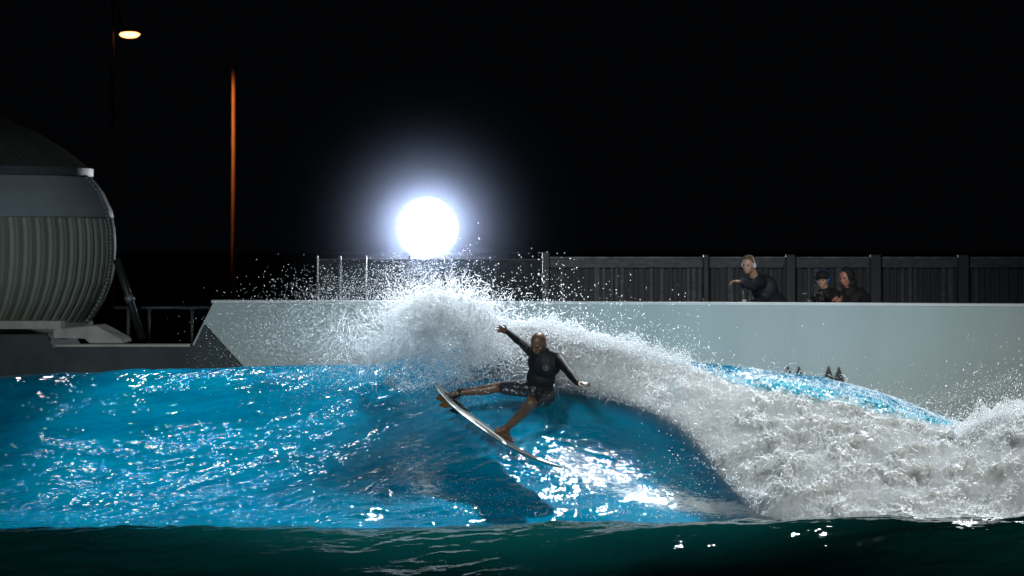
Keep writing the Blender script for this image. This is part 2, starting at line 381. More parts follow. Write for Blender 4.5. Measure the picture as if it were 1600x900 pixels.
thin = thin + .52 * sstep(.09, -.02, V) * sstep(1090, 1160, PX) * sstep(1520, 1470, PX)
thin = np.clip(thin + .10 * fbm(x * 3, y * 3, z * 5, 3), 0, 1)
# last rows sink into the water
ww = grid_mesh('whitewater', x2, y2, z2, M_white, {'rim': rim, 'thin': thin})
tag(ww, 'thick rolling whitewater pouring off the broken right side of the wave', 'whitewater', kind='stuff')

# fuzz, strings and beads of water torn off the whitewater
def curl_strings(seed, n_step, step, freq, rad):
    """march seeds through a swirling field so the beads line up in strings"""
    out = []; rr = []; p = seed.copy(); k = np.arange(n_step)
    for i in range(n_step):
        d = np.stack([fbm(p[:, 0] * freq, p[:, 1] * freq, p[:, 2] * freq + 30, 2), fbm(p[:, 0] * freq + 50, p[:, 1] * freq, p[:, 2] * freq, 2), fbm(p[:, 0] * freq, p[:, 1] * freq + 70, p[:, 2] * freq, 2)], -1)
        d /= np.linalg.norm(d, axis=1)[:, None] + 1e-6
        p = p + d * step; out.append(p.copy()); rr.append(rad * (1 - .8 * i / n_step))
    return np.concatenate(out), np.concatenate(rr)
def ww_cloud(n, off, r0, r1, pxr=(600, 1700), vr=(-.06, 1.0)):
    px = RNG.uniform(*pxr, n); v = RNG.uniform(*vr, n)
    a, b, c = ww_point(px, v); a, b, c = shove(px, v, a, b, c)
    o = np.minimum(RNG.exponential(off, n), off * 3) * (.5 + 1.5 * np.clip(fbm(a * 2.2, b * 2.2, c * 2.2, 3) + .5, 0, 1))
    up = RNG.uniform(.0, 1.0, n) * (1 + .8 * (v < .1))
    p = np.stack([a + RNG.normal(0, .012, n), b - o * .9, c + o * up], -1)
    return p, RNG.uniform(r0, r1, n) ** 1 * RNG.choice([.6, 1, 1, 1.5], n), px, v
pA, rA, pxA, vA = ww_cloud(100000, .03, .0028, .0065)
pB, rB, _, _ = ww_cloud(5200, .05, .004, .008)
sB, srB = curl_strings(pB, 11, .0085, 6.0, rB)
pC, rC, pxC, _ = ww_cloud(16000, .12, .003, .006, vr=(-.05, .12)); kC = RNG.uniform(size=len(pC)) > .93 * sstep(1060, 1120, pxC) * sstep(1500, 1440, pxC); pC, rC = pC[kC], rC[kC]       # flying off the crest
edge_w = np.clip(np.exp(-(vA / .10) ** 2) + (pxA < 1240) * np.exp(-((vA - .98) / .14) ** 2) + .9 * sstep(.85, 1, vA) + .9 * sstep(1480, 1560, pxA) * (vA < .4), 0, 1)
clp = sstep(.05, .45, fbm(pA[:, 0] * 2, pA[:, 1] * 2, pA[:, 2] * 2 + 8, 3))
sel = (RNG.uniform(size=len(pxA)) < .10 + .8 * edge_w + .5 * clp) & (pA[:, 2] > surf_z(pA[:, 0], pA[:, 1]) - .05)
ff = droplets('foam_droplets', np.concatenate([pA[sel], sB, pC]), np.concatenate([rA[sel], srB, rC]), M_drop)
tag(ff, 'fine droplets and strings of foam torn off the breaking whitewater', 'foam', kind='stuff')

# fine mist clinging to the whitewater: a thin closed body of air and spray
pm_ = np.linspace(740, 1760, 170); vm_ = np.linspace(-.04, 1.10, 62); PM, VM = np.meshgrid(pm_, vm_, indexing='ij')
ax_, ay_, az_ = ww_point(PM, VM); VMc = VM - 1.0
az_ = az_ - np.clip(VMc, 0, 1) * 1.5 * (PM < 1200)
edge_ = np.clip(np.minimum(np.minimum((VM + .04) / .18, (1.10 - VM) / .3), np.minimum((PM - 740) / 110, (1760 - PM) / 40)), 0, 1) ** .7
th_ = (.06 + .26 * np.clip(fbm(ax_ * 1.3, ay_ * 1.3, az_ * 1.3 + 60, 4) + .35, 0, 1.2)) * edge_ + .002
fr_ = np.stack([ax_, ay_ - .10 * edge_ - th_, az_ + .25 * th_], -1); bk_ = np.stack([ax_, ay_ - .06 * edge_, az_], -1)
n_, m_ = PM.shape; ii = np.arange(n_ * m_).reshape(n_, m_); jj = ii + n_ * m_
q1 = np.stack([ii[:-1, :-1], ii[1:, :-1], ii[1:, 1:], ii[:-1, 1:]], -1).reshape(-1, 4); q2 = np.stack([jj[:-1, :-1], jj[:-1, 1:], jj[1:, 1:], jj[1:, :-1]], -1).reshape(-1, 4)
rim_ = np.concatenate([ii[:, 0], ii[-1, 1:], ii[::-1, -1][1:], ii[0, ::-1][1:-1]]); r2_ = np.roll(rim_, -1)
q3 = np.stack([rim_, rim_ + n_ * m_, r2_ + n_ * m_, r2_], -1)
mmt, tt, oo = nt('wave_mist'); v = N(tt, 'ShaderNodeVolumePrincipled'); v.inputs['Color'].default_value = (.95, .97, .97, 1); v.inputs['Density'].default_value = 3.2; v.inputs['Anisotropy'].default_value = .35
tt.links.new(v.outputs[0], oo.inputs['Volume'])
o = raw_mesh('mist', np.concatenate([fr_.reshape(-1, 3), bk_.reshape(-1, 3)]), np.concatenate([q1[:, ::-1], q2[:, ::-1], q3]), mmt)
bm_m = bmesh.new(); bm_m.from_mesh(o.data); bmesh.ops.recalc_face_normals(bm_m, faces=bm_m.faces[:])
nf_ = sum((1 if f.normal.y < 0 else -1) for f in list(bm_m.faces)[:(n_ - 1) * (m_ - 1)])
if nf_ < 0: bmesh.ops.reverse_faces(bm_m, faces=bm_m.faces[:])
bm_m.to_mesh(o.data); bm_m.free()
tag(o, 'soft white mist hanging on the front of the breaking whitewater', 'mist', kind='stuff')

# spray plume thrown up by the turning board
def plume(n, px0, py0, px1, py1, ang, spread, h, Y0, Y1, r0, r1, clump=1.0, tpow=.7):
    """launch points along a line, ballistic arcs; py up"""
    s = RNG.uniform(0, 1, n); st = RNG.integers(0, 90, n)                    # strand index gives sheets and fingers
    srng = np.random.default_rng(int(px0 + py0)); sa = srng.normal(0, 1, 90); sh = srng.uniform(.45, 1.1, 90); ss = srng.uniform(0, 1, 90)
    s = np.clip(lerp(s, ss[st], .6 * clump), 0, 1)
    a = R(ang) + R(spread) * (sa[st] * .8 + RNG.normal(0, .35, n)); hh = h * sh[st] * RNG.uniform(.75, 1.05, n)
    t = RNG.uniform(0, 1, n) ** tpow * 1.25
    v0 = hh * 2
    px = lerp(px0, px1, s) + np.cos(a) * hh * 1.6 * t; py = lerp(py0, py1, s) - (np.sin(a) * v0 * t - hh * t * t)
    px += RNG.normal(0, 1.5 + 5 * t, n); py += RNG.normal(0, 1.5 + 5 * t, n)
    Y = lerp(Y0, Y1, RNG.uniform(0, 1, n))
    p = np.stack([(px - 800) * Y / F, Y, CZ - (py - HOR) * Y / F], -1)
    return p, RNG.uniform(r0, r1, n) * RNG.choice([.7, 1, 1, 1.6], n)
parts = [plume(6000, 610, 600, 770, 585, 108, 17, 105, 40.5, 41.5, .0024, .0055),
         plume(7000, 640, 600, 760, 590, 85, 14, 140, 40.6, 41.6, .0028, .006),
         plume(9000, 600, 520, 760, 500, 100, 22, 60, 40.9, 41.7, .0026, .0055),
         plume(5000, 660, 590, 790, 570, 62, 14, 75, 40.6, 41.4, .003, .006),
         plume(2600, 600, 585, 690, 590, 140, 16, 115, 40.3, 41.3, .0018, .0038, .5),
         plume(2400, 590, 560, 660, 520, 150, 14, 100, 40.3, 41.3, .0018, .0038, .4)]
def scatter_box(n, cx, cy_, sx, sy, Y0, Y1, r0, r1):
    px = RNG.normal(cx, sx, n); py = RNG.normal(cy_, sy, n); Y = RNG.uniform(Y0, Y1, n)
    return np.stack([(px - 800) * Y / F, Y, CZ - (py - HOR) * Y / F], -1), RNG.uniform(r0, r1, n)
parts += [scatter_box(1100, 560, 452, 60, 20, 40.3, 41.6, .0018, .0042), scatter_box(2400, 650, 436, 36, 22, 40.3, 41.6, .0018, .0045),
          scatter_box(9000, 510, 535, 75, 38, 40.4, 42, .0018, .0036), scatter_box(9000, 600, 520, 60, 40, 40.4, 42, .0018, .004),
          scatter_box(500, 700, 450, 60, 30, 40.3, 41.6, .003, .007), scatter_box(1200, 715, 600, 30, 18, 40.1, 40.6, .003, .006)]
# connected strings of water arching out of the plume
ns = 4200; q_ = RNG.uniform(0, 1, ns); px_ = RNG.normal(705, 68, ns); py_ = tab(px_, [(560, 545), (620, 520), (690, 500), (760, 515), (820, 560)]) + RNG.normal(0, 30, ns)
Yv = RNG.uniform(40.6, 41.2, ns); seeds = np.stack([(px_ - 800) * Yv / F, Yv, CZ - (py_ - HOR) * Yv / F], -1)
parts.append(curl_strings(seeds, 15, .0095, 3.2, RNG.uniform(.0035, .0085, ns)))
pp = np.concatenate([a for a, b in parts]); rr = np.concatenate([b for a, b in parts])
keep = (HOR + (CZ - pp[:, 2]) * F / pp[:, 1] > 392 + 10 * RNG.exponential(1, len(pp))) & (pp[:, 2] > surf_z(pp[:, 0], pp[:, 1]))
sp = droplets('spray', pp[keep], rr[keep], M_drop)
tag(sp, 'bright backlit fan of spray thrown up behind the surfboard tail', 'spray', kind='stuff')

# beads along the crest, the pocket and over the rough trough
def loose(n, pxr, table, up, Y, r0, r1, po=2.0):
    px = RNG.uniform(*pxr, n); cl = np.clip(fbm(px * .035, px * 0, px * 0, 3) + .45, .05, 1)
    py = tab(px, table) - up * RNG.uniform(0, 1, n) ** po * cl; Yv = np.interp(px, [0, 1600], Y) + RNG.uniform(-.3, .3, n)
    return np.stack([(px - 800) * Yv / F, Yv, CZ - (py - HOR) * Yv / F], -1), RNG.uniform(r0, r1, n)
parts = [plume(7000, 800, 520, 1075, 572, 75, 25, 20, 41.1, 41.6, .003, .006), plume(5000, 1500, 690, 1680, 640, 100, 22, 24, 39.8, 40.5, .003, .006), loose(9000, (780, 1080), [(780, 512), (860, 510), (900, 520), (1080, 572)], 34, (41.6, 41.6), .003, .0065, 2.4),
         loose(9000, (1490, 1700), [(1490, 690), (1540, 655), (1600, 640), (1700, 635)], 44, (40.2, 40.2), .003, .007, 1.8),
         loose(900, (1400, 1640), [(1400, 640), (1640, 600)], 60, (40.2, 40.2), .002, .004, 1.2),
         scatter_box(260, 1110, 700, 35, 50, 38.9, 39.5, .003, .008), scatter_box(90, 1060, 740, 40, 30, 38.8, 39.2, .003, .007)]
# low splashes lying on the trough and the face
def skim(n, poly, r0, r1, hop):
    lo = np.min(poly, 0); hi = np.max(poly, 0); out = []
    X_ = RNG.uniform(lo[0], hi[0], n); Y_ = RNG.uniform(lo[1], hi[1], n)
    g = fbm(X_ * 3, Y_ * 9 - X_ * 2, X_ * 0, 5, .75); k = (g > RNG.normal(0.05, .12, len(g)))
    X_, Y_ = X_[k], Y_[k]
    Zs = surf_z(X_, Y_); px = 800 + X_ * F / Y_; py = HOR + (CZ - Zs) * F / Y_
    return X_, Y_, Zs, px, py
X_, Y_, Zs, px, py = skim(140000, np.array([[-1.6, 38.0], [3.2, 40.2]]), 0, 0, 0)
up = tab(px, [(480, 800), (560, 730), (640, 700), (700, 710), (760, 760), (790, 700), (850, 668), (900, 700), (1000, 730), (1100, 765), (1200, 800)])
k = (px > 560 + RNG.exponential(90, len(px))) & (py > up + RNG.normal(0, 12, len(py))) & (py < 812) & (RNG.uniform(size=len(py)) < .12)
hz = RNG.exponential(.02, k.sum())
parts.append((np.stack([X_[k], Y_[k], Zs[k] + .012 + hz], -1), RNG.uniform(.0025, .0055, k.sum())))
pp = np.concatenate([a for a, b in parts]); rr = np.concatenate([b for a, b in parts])
dr = droplets('splash_droplets', pp, rr, M_drop)
tag(dr, 'scattered droplets along the wave crest and over the foamy trough', 'splash', kind='stuff')

# ------------------------------------------------------------------ pool wall, ground behind it
ZW = lambda px: None
def wall_pts(a, b): return a, b
WL, WR = 49.5, 46.8
def Yw(px): return lerp(WL, WR, (px - 333) / (1600 - 333))
t = empty('pool_wall', (0, 48, 1.5))
tag(t, 'long pale grey green concrete pool wall with thin coping whitened like a floodlit edge behind the wave', 'wall')
pts = [P(333, 473.5, Yw(333)), P(1600, 488, Yw(1600)), P(2900, 503, Yw(2900))]
a = P(333, 473.5, Yw(333)); b = P(2900, 503, Yw(2900)); b.z = a.z - .002
nrm = Vector((-(b - a).y, (b - a).x, 0)).normalized()
e = P(300, 540, Yw(300)); e2 = P(258, 640, Yw(258))
TOPZ = a.z
front = [a, b, Vector((b.x, b.y, -2)), Vector((e2.x - .2, Yw(250), -2)), e]
MB().prism(front, nrm * .30).build('wall_body', M_wall, t)
c0 = P(331, 470, Yw(331)); m = MB()
d = (b - a).normalized()
q0 = a - d * .02 - nrm * .012 + Vector((0, 0, .002)); q1 = b - nrm * .012 + Vector((0, 0, .004)); 
m.prism([q0, q1, q1 + Vector((0, 0, .034)), q0 + Vector((0, 0, .034))], nrm * .34); m.build('coping', M_cop, t)
# low wall, left; dark colour and slanted end stand in for a shadow
t = tag(empty('wing_wall_and_shade', (-7, 49, 1)), 'low concrete wing wall, its dark colour and slanted end standing in for shadow, at left of the pale wall', 'wall')
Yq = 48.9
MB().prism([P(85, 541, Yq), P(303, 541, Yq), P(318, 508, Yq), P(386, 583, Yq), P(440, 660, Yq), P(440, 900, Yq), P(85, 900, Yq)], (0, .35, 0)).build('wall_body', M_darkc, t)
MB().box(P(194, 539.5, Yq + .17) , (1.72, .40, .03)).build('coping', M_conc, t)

m = MB(); m.box((0, 50.6, TOPZ - 1.25), (60, 2.0, .2)); o = m.build('walkway', M_conc); tag(o, kind='structure')
def groundz(): 
    gx = grow(-40, 40, 40, (-900, 900), 12); gy = np.concatenate([np.linspace(51.6, 110, 40), 110 + 900 * np.linspace(0.02, 1, 18) ** 2])
    A, B = np.meshgrid(gx, gy, indexing='ij'); C_ = TOPZ - 1.9 + .04 * fbm(A * .2, B * .2, A * 0, 3)
    o = grid_mesh('ground', A, B, C_, M_ground); tag(o, kind='structure')
groundz()

# four dark triangular markers on the wall
kt = None
a = P(333, 473.5, Yw(333))
for i, (px, py, s, lab) in enumerate([(1232, 577, 11, 'leftmost small dark triangle marker on the pool wall above the breaking wave'), (1248.5, 579, 13, 'small dark triangle marker on the pool wall, second from the left'),
                                      (1295, 581, 17, 'larger dark triangle marker on the pool wall, third from the left'), (1311, 582, 17, 'rightmost larger dark triangle marker on the pool wall near the crest')]):
    dr0 = P(px, py, 1) - P(800, 380, 0); k0 = (a - Vector((0, 0, CZ))).dot(nrm) / dr0.dot(nrm); Yq = k0 - .05; s = s / F * Yq; c = P(px, py, Yq)
    m = MB(); m.prism([c + Vector((-s * .5, 0, -s * .8)), c + Vector((s * .5, 0, -s * .8)), c + Vector((0, 0, s * .55))], (0, .025, 0))
    tag(m.build('wall_marker', M_black), lab, 'marker', 'dark triangle markers on the pool wall')

# ------------------------------------------------------------------ fences on the bank
FY = 55.0; GZ = TOPZ - 1.9; GR = HOR + (CZ - GZ) * F / FY      # bank level and its photo row at the fence
t = tag(empty('panel_fence', P(670, 480, FY)), 'dim smoky glass panel fence with thin steel posts under the floodlight', 'fence')
M_glass, tt, oo = nt('smoky_glass')
g1 = N(tt, 'ShaderNodeBsdfTransparent', Color=(.62, .66, .68, 1)); g2 = N(tt, 'ShaderNodeBsdfPrincipled', Roughness=.35); g2.inputs['Base Color'].default_value = (.16, .18, .19, 1)
gm = N(tt, 'ShaderNodeMixShader', Fac=.10); tt.links.new(g1.outputs[0], gm.inputs[1]); tt.links.new(g2.outputs[0], gm.inputs[2]); tt.links.new(gm.outputs[0], oo.inputs[0])
edges = [496, 531, 572, 640, 705, 775, 848]
for i in range(len(edges) - 1):
    x0, x1 = edges[i], edges[i + 1]
    c = P((x0 + x1) / 2, (406 + GR - 10) / 2, FY); wd = (x1 - x0 - 3) / F * FY
    MB().box(c, (wd, .014, (GR - 10 - 406) / F * FY)).build('glass_panel', M_glass, t)
for px, ww_ in [(496, 2.2), (531, 4), (572, 2.5), (640, 2), (705, 2), (775, 2)]:
    MB().box(P(px, (400 + GR) / 2, FY), (ww_ / F * FY, .04, (GR - 400) / F * FY)).build('post', M_scuff, t)
MB().box(P(672, 405.5, FY), (352 / F * FY, .03, .012)).build('top_rail', M_scuff, t)
for px in (853,):
    o = MB().box(P(px, (394 + GR) / 2, FY), (11 / F * FY, .12, (GR - 394) / F * FY), bevel=.008).build('fence_post', M_scuff); tag(o, 'grey square fence post between the glass panels and the dark timber fence', 'post')
t = tag(empty('timber_fence', P(1300, 480, FY)), 'black timber batten fence with scuffed pale top rail behind the spectators', 'fence')
def fence_top(px): return 402 + (px - 860) * .003
m = MB(); rr_ = random.Random(3)
px = 862.0
for k in range(2):
    pass
m.prism([P(860, 406, FY), P(2300, 408, FY), P(2300, GR, FY), P(860, GR, FY)], (0, .03, 0)); m.build('backing_board', M_wood, t)
px = 866.0; m = MB(); m2 = MB()
while px < 2300:
    wd = rr_.choice([4, 5, 6, 9]); 
    (m if rr_.random() < .62 else m2).box(P(px + wd / 2, (412 + GR) / 2, FY - .03), (wd / F * FY, .03, (GR - 412) / F * FY), bevel=.004)
    px += wd + rr_.choice([3, 4, 6, 8])
m.build('batten', M_wood, t)['kind'] = 'stuff'; m2.build('batten', M_scuff, t)['kind'] = 'stuff'
m = MB(); m.box(P(1580, 411, FY - .06), (1440 / F * FY, .03, 15 / F * FY), bevel=.004); m.build('top_rail', M_scuff, t)
m = MB(); m.box(P(1580, 402.6, FY - .05), (1440 / F * FY, .10, .02)); m.build('capping', pbr('mottled_capping', (.18, .185, .19), .5, c2=(.04, .04, .045), scale=7, detail=8), t)  # mottled strip, paler than the rail below
for px, wd in [(1103, 8), (1235, 15), (1368, 17), (1505, 17), (1640, 17)]:
    MB().box(P(px, (398 + GR) / 2, FY - .14), (wd / F * FY, .14, (GR - 398) / F * FY), bevel=.01).build('post', M_black, t)

# ------------------------------------------------------------------ floodlight seen head-on
t = tag(empty('floodlight', (LAMP.x, 68, TOPZ - 1.9)), 'blinding white round floodlight on a stand beyond the glass fence', 'floodlight')
m = MB(); m.rod(LAMP + Vector((0, .30, 0)), LAMP + Vector((0, -.02, 0)), .42, .56, 48); m.build('housing', M_black, t)
m = MB(); m.rod(LAMP + Vector((0, -.025, 0)), LAMP + Vector((0, -.045, 0)), .30, .30, 48); m.build('lens', emit('floodlight_lens', (.88, .92, 1.0), 560), t)
m = MB(); m.rod((LAMP.x, 68.3, TOPZ - 1.9), (LAMP.x, 68.3, LAMP.z), .06); m.build('pole', M_black, t)

# ------------------------------------------------------------------ street lamp and lit pole
SY = 90.0
g0 = TOPZ - 1.9
t = tag(empty('street_lamp', (P(176, 0, SY).x, SY, g0)), 'tall dark street lamp with glowing orange head at upper left', 'street lamp')
px0 = P(176, 0, SY)
MB().rod((px0.x, SY, g0), (px0.x, SY, P(0, -25, SY).z), .05, .035).build('pole', M_black, t)
m = MB(); m.rod((px0.x, SY, P(0, -20, SY).z), P(190, 42, SY), .03); m.build('arm', M_black, t)
hd = P(203, 50, SY)
m = MB(); m.ball(hd, (.27, .17, .10)); m.build('housing', M_black, t, True)
m = MB(); m.ball(hd + Vector((0, -.03, -.055)), (.235, .17, .085)); m.build('lens', emit('sodium_lens', (1.0, .36, .12), 7), t, True)
spot('street_lamp_light', hd + Vector((0.0, -.6, -.2)), P(366, 330, SY), 950, (1, .38, .13), 42, .5, .12)
M_pole = pbr('orange_pole', (.34, .17, .08), .6, c2=(.26, .13, .06), scale=3)
t = tag(empty('lighting_pole', (P(366, 0, SY).x, SY, g0)), 'slim orange lit pole standing behind the left end of the wall', 'pole')
c = P(366, 0, SY)
MB().rod((c.x, SY, g0), (c.x, SY, P(0, 100, SY).z), .075, .05).build('pole', M_pole, t, True)
MB().rod((c.x, SY, P(0, 100, SY).z), (c.x, SY, P(0, 96, SY).z), .06, .03).build('cap', M_black, t)
MB().box((c.x, SY, g0 + .03), (.4, .4, .05)).build('base_plate', M_black, t)

# ------------------------------------------------------------------ wave machine housing, left
DY = 53.0; sX = DY / F
cx = P(-190, 0, DY).x
def zz(py): return CZ - (py - HOR) * sX
t = tag(empty('machine_housing', (cx, DY, zz(520))), 'big round ribbed metal machine housing with domed roof at left edge', 'machine')
def rr2(py): # outline radius (px) as a function of photo row
    return tab(py, [(262, 322), (275, 330), (300, 350), (330, 364), (360, 370), (385, 371), (410, 370), (440, 365), (470, 353), (490, 340), (503, 331)])
up_ = [(rr2(py) * sX, zz(py) - zz(520)) for py in np.linspace(277, 340, 14)]
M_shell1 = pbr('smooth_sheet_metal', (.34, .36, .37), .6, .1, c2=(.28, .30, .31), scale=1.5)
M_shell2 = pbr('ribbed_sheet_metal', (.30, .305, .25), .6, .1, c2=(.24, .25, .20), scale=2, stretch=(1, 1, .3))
O = Vector((cx, DY, zz(520)))
MB().lathe(O, up_, 160).build('smooth_band', M_shell1, t, True)
# ribbed lower shell: rounded ribs round the barrel
m = MB(); prof = np.linspace(340.5, 503, 30); seg = 1320; rings = []
ang = np.arange(seg) / seg * 2 * math.pi
nr = 92
co = []
for py in prof:
    ph = (ang * nr / (2 * math.pi)) % 1
    bumpy = -.022 * np.exp(-((ph - .5) / .16) ** 2) + .004 * np.sin(ph * 6 * math.pi)
    r = rr2(py) * sX * .995 + bumpy
    co.append(np.stack([r * np.cos(ang), r * np.sin(ang), np.full(seg, zz(py) - zz(520))], -1))
co = np.concatenate(co); i = np.arange(len(prof) * seg).reshape(len(prof), seg); j = np.roll(i, -1, 1)
raw_mesh('ribbed_shell', co, np.stack([i[:-1], i[1:], j[1:], j[:-1]], -1).reshape(-1, 4), M_shell2, parent=t)
m = MB(); z0 = zz(520)
m.lathe(O, [(320 * sX, zz(277) - z0), (334 * sX, zz(276) - z0), (334 * sX, zz(264) - z0), (318 * sX, zz(262) - z0)], 160); m.build('rim', M_steel, t)
m = MB(); seg = 480; prof = [(330, 263.5), (322, 258), (306, 245), (290, 233), (250, 208), (190, 182), (120, 162), (60, 152), (0.5, 149)]; co = []
ang = np.arange(seg) / seg * 2 * math.pi
for r, py in prof: co.append(np.stack([(r * sX - .02 * (np.arange(seg) % 3 == 0)) * np.cos(ang), (r * sX - .02 * (np.arange(seg) % 3 == 0)) * np.sin(ang), np.full(seg, zz(py) - z0)], -1))
co = np.concatenate(co); i = np.arange(len(prof) * seg).reshape(len(prof), seg); j = np.roll(i, -1, 1)
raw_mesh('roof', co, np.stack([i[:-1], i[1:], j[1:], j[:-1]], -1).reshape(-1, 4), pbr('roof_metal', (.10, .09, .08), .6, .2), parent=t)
m = MB(); # edge strip on the right silhouette
m.lathe(O, [(rr2(503) * sX * .99, zz(502) - z0), (rr2(503) * sX + .02, zz(502) - z0), (rr2(503) * sX + .02, zz(517) - z0), (10 * sX, zz(517) - z0)], 160); m.build('base_ring', M_conc, t)
def arcband(a_deg, wd, mat, nm):
    n = 40; m = MB(); prev = None
    for py in np.linspace(276, 503, n):
        r = rr2(py) * sX + .012; a = R(a_deg)
        p = O + Vector((r * math.cos(a), r * math.sin(a), zz(py) - z0))
        if prev: m.rod(prev, p, wd, wd, 8)
        prev = p
    m.build(nm, mat, t, True)
arcband(-8, .03, M_steel, 'edge_trim')
# plinth, apron, brace, railing
t = tag(empty('plinth', P(40, 560, 52)), 'dark sloping concrete plinth under the round machine housing', 'plinth')
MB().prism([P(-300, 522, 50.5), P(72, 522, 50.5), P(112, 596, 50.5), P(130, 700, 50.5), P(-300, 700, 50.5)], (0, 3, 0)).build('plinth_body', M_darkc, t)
MB().prism([P(-300, 500, 50.2), P(95, 502, 50.2), P(95, 514, 50.2), P(-300, 514, 50.2)], (0, .5, 0)).build('ledge', M_conc, t)
o = MB().prism([P(84, 515, 50.0), P(150, 509, 50.0), P(190, 531, 50.0), P(192, 536, 50.0), P(140, 536, 50.0), P(132, 529, 50.0), P(84, 528, 50.0)], (0, 1.2, 0)).build('loading_ramp', M_conc)
tag(o, 'small pale concrete ramp block beside the machine housing', 'ramp')
t = tag(empty('brace', P(215, 530, 50.6)), 'dark diagonal steel brace with bright collar beside the machine housing', 'brace')
MB().rod(P(182, 405, 50.6), P(222, 530, 50.6), .05).build('strut', M_black, t, True)
MB().rod(P(200, 462, 50.55), P(205, 472, 50.55), .06).build('collar', M_steel, t, True)
t = tag(empty('railing', P(250, 530, 52)), 'thin grey railing with two posts behind the wing wall', 'railing')
MB().rod(P(178, 481, 52), P(330, 481, 52), .022).build('top_rail', M_scuff, t, True)
for px in (200, 233, 300): MB().rod(P(px, 482, 52), P(px, 545, 52), .02).build('post', M_scuff, t, True)

# ------------------------------------------------------------------ people
def skin(name, c): return pbr(name, c, .45, c2=tuple(k * .8 for k in c), scale=14)
M_skin = skin('tanned_skin', (.13, .065, .036)); M_skin2 = skin('fair_skin', (.50, .30, .21)); M_skin3 = skin('ruddy_skin', (.48, .22, .16))
M_suit = pbr('black_neoprene', (.008, .008, .009), .6, spec=.25, c2=(.006, .006, .007), scale=9, bump=.25, bscale=18)
M_eye = pbr('eye_dark', (.02, .015, .012), .2)
def floral():
    m, t, out = nt('dark_floral_shorts'); b = N(t, 'ShaderNodeBsdfPrincipled', Roughness=.5)
    n = noise(t, 26, 3, .6); r = ramp(t, n.outputs['Fac'], [(.0, (.012, .013, .016)), (.60, (.012, .013, .016)), (.63, (.36, .38, .40))])
    t.links.new(r.outputs[0], b.inputs['Base Color']); t.links.new(b.outputs[0], out.inputs[0]); return m
M_short = floral()

def frame(fwd, up):
    f = Vector(fwd).normalized(); u = Vector(up); u = (u - f * u.dot(f)).normalized(); r = f.cross(u).normalized()
    return Matrix((r, f, u)).transposed()      # local x right, y forward, z up
def add_head(m, c, rot, k=1.0):
    """skull, jaw, nose, brow, ears; c is the centre of the head"""
    g = lambda x, y, z: Vector(c) + rot @ (Vector((x, y, z)) * k)
    m.ball(g(0, -.012, .025), (.075 * k, .094 * k, .088 * k), rot, 24)
    m.ball(g(0, .018, -.03), (.062 * k, .070 * k, .075 * k), rot, 20)
    m.ball(g(0, .038, -.080), (.036 * k, .038 * k, .030 * k), rot)
    m.ball(g(0, .070, .022), (.055 * k, .018 * k, .013 * k), rot)
    m.cap(g(0, .083, .008), g(0, .103, -.026), .009 * k, .015 * k)
    m.ball(g(0, .080, -.056), (.026 * k, .012 * k, .008 * k), rot); m.ball(g(0, .077, -.068), (.022 * k, .012 * k, .008 * k), rot)
    for s in (-1, 1):
        m.ball(g(s * .045, .052, -.018), (.022 * k, .026 * k, .018 * k), rot)
        m.ball(g(s * .076, -.008, -.008), (.010 * k, .020 * k, .032 * k), rot)
def add_eyes(c, rot, parent, k=1.0):
    for s in (-1, 1):
        MB().ball(Vector(c) + rot @ (Vector((s * .031, .079, .004)) * k), .0105 * k).build('eye', M_eye, parent, True)
def add_hand(m, wrist, d, pal, spread=10, curl=20, k=1.0, thumb=1):
    """d: direction of the fingers, pal: palm normal"""
    d = Vector(d).normalized(); pal = Vector(pal); pal = (pal - d * pal.dot(d)).normalized(); s = d.cross(pal) * thumb
    w0 = Vector(wrist); rot = Matrix((s, d, pal)).transposed()
    m.ball(w0 + d * .048 * k, (.042 * k, .052 * k, .017 * k), rot)
    m.ball(w0 + d * .02 * k, (.030 * k, .035 * k, .020 * k), rot)
    for i, (o, ln) in enumerate([(.031, .072), (.011, .080), (-.010, .074), (-.029, .058)]):
        a = R(spread) * (1.5 - i) * .8; b = w0 + d * .086 * k + s * o * k
        p = b; cu = 0
        for j, fr in enumerate((.45, .32, .25)):
            cu += R(curl) * (.6 + .3 * j); dd = (d * math.cos(a) + s * math.sin(a)) * math.cos(cu) + pal * math.sin(cu)
            q = p + dd * ln * fr * k; m.cap(p, q, (.0098 - .0010 * j) * k, (.0092 - .0013 * j) * k); p = q
    p = w0 + d * .028 * k + s * .030 * k; dd = (d * .55 + s * .8 + pal * .2).normalized(); q = p + dd * .038 * k; m.cap(p, q, .0135 * k, .011 * k)
    dd = (d * .85 + s * .45 + pal * .3).normalized(); m.cap(q, q + dd * .030 * k, .011 * k, .009 * k)
def limb(m, a, b, ra, rm, rb, bulge=.35, off=(0, 0, 0), grow_=0):
    a, b = Vector(a), Vector(b); mid = a.lerp(b, bulge) + Vector(off)
    m.cap(a, mid, ra + grow_, rm + grow_); m.cap(mid, b, rm + grow_, rb + grow_)

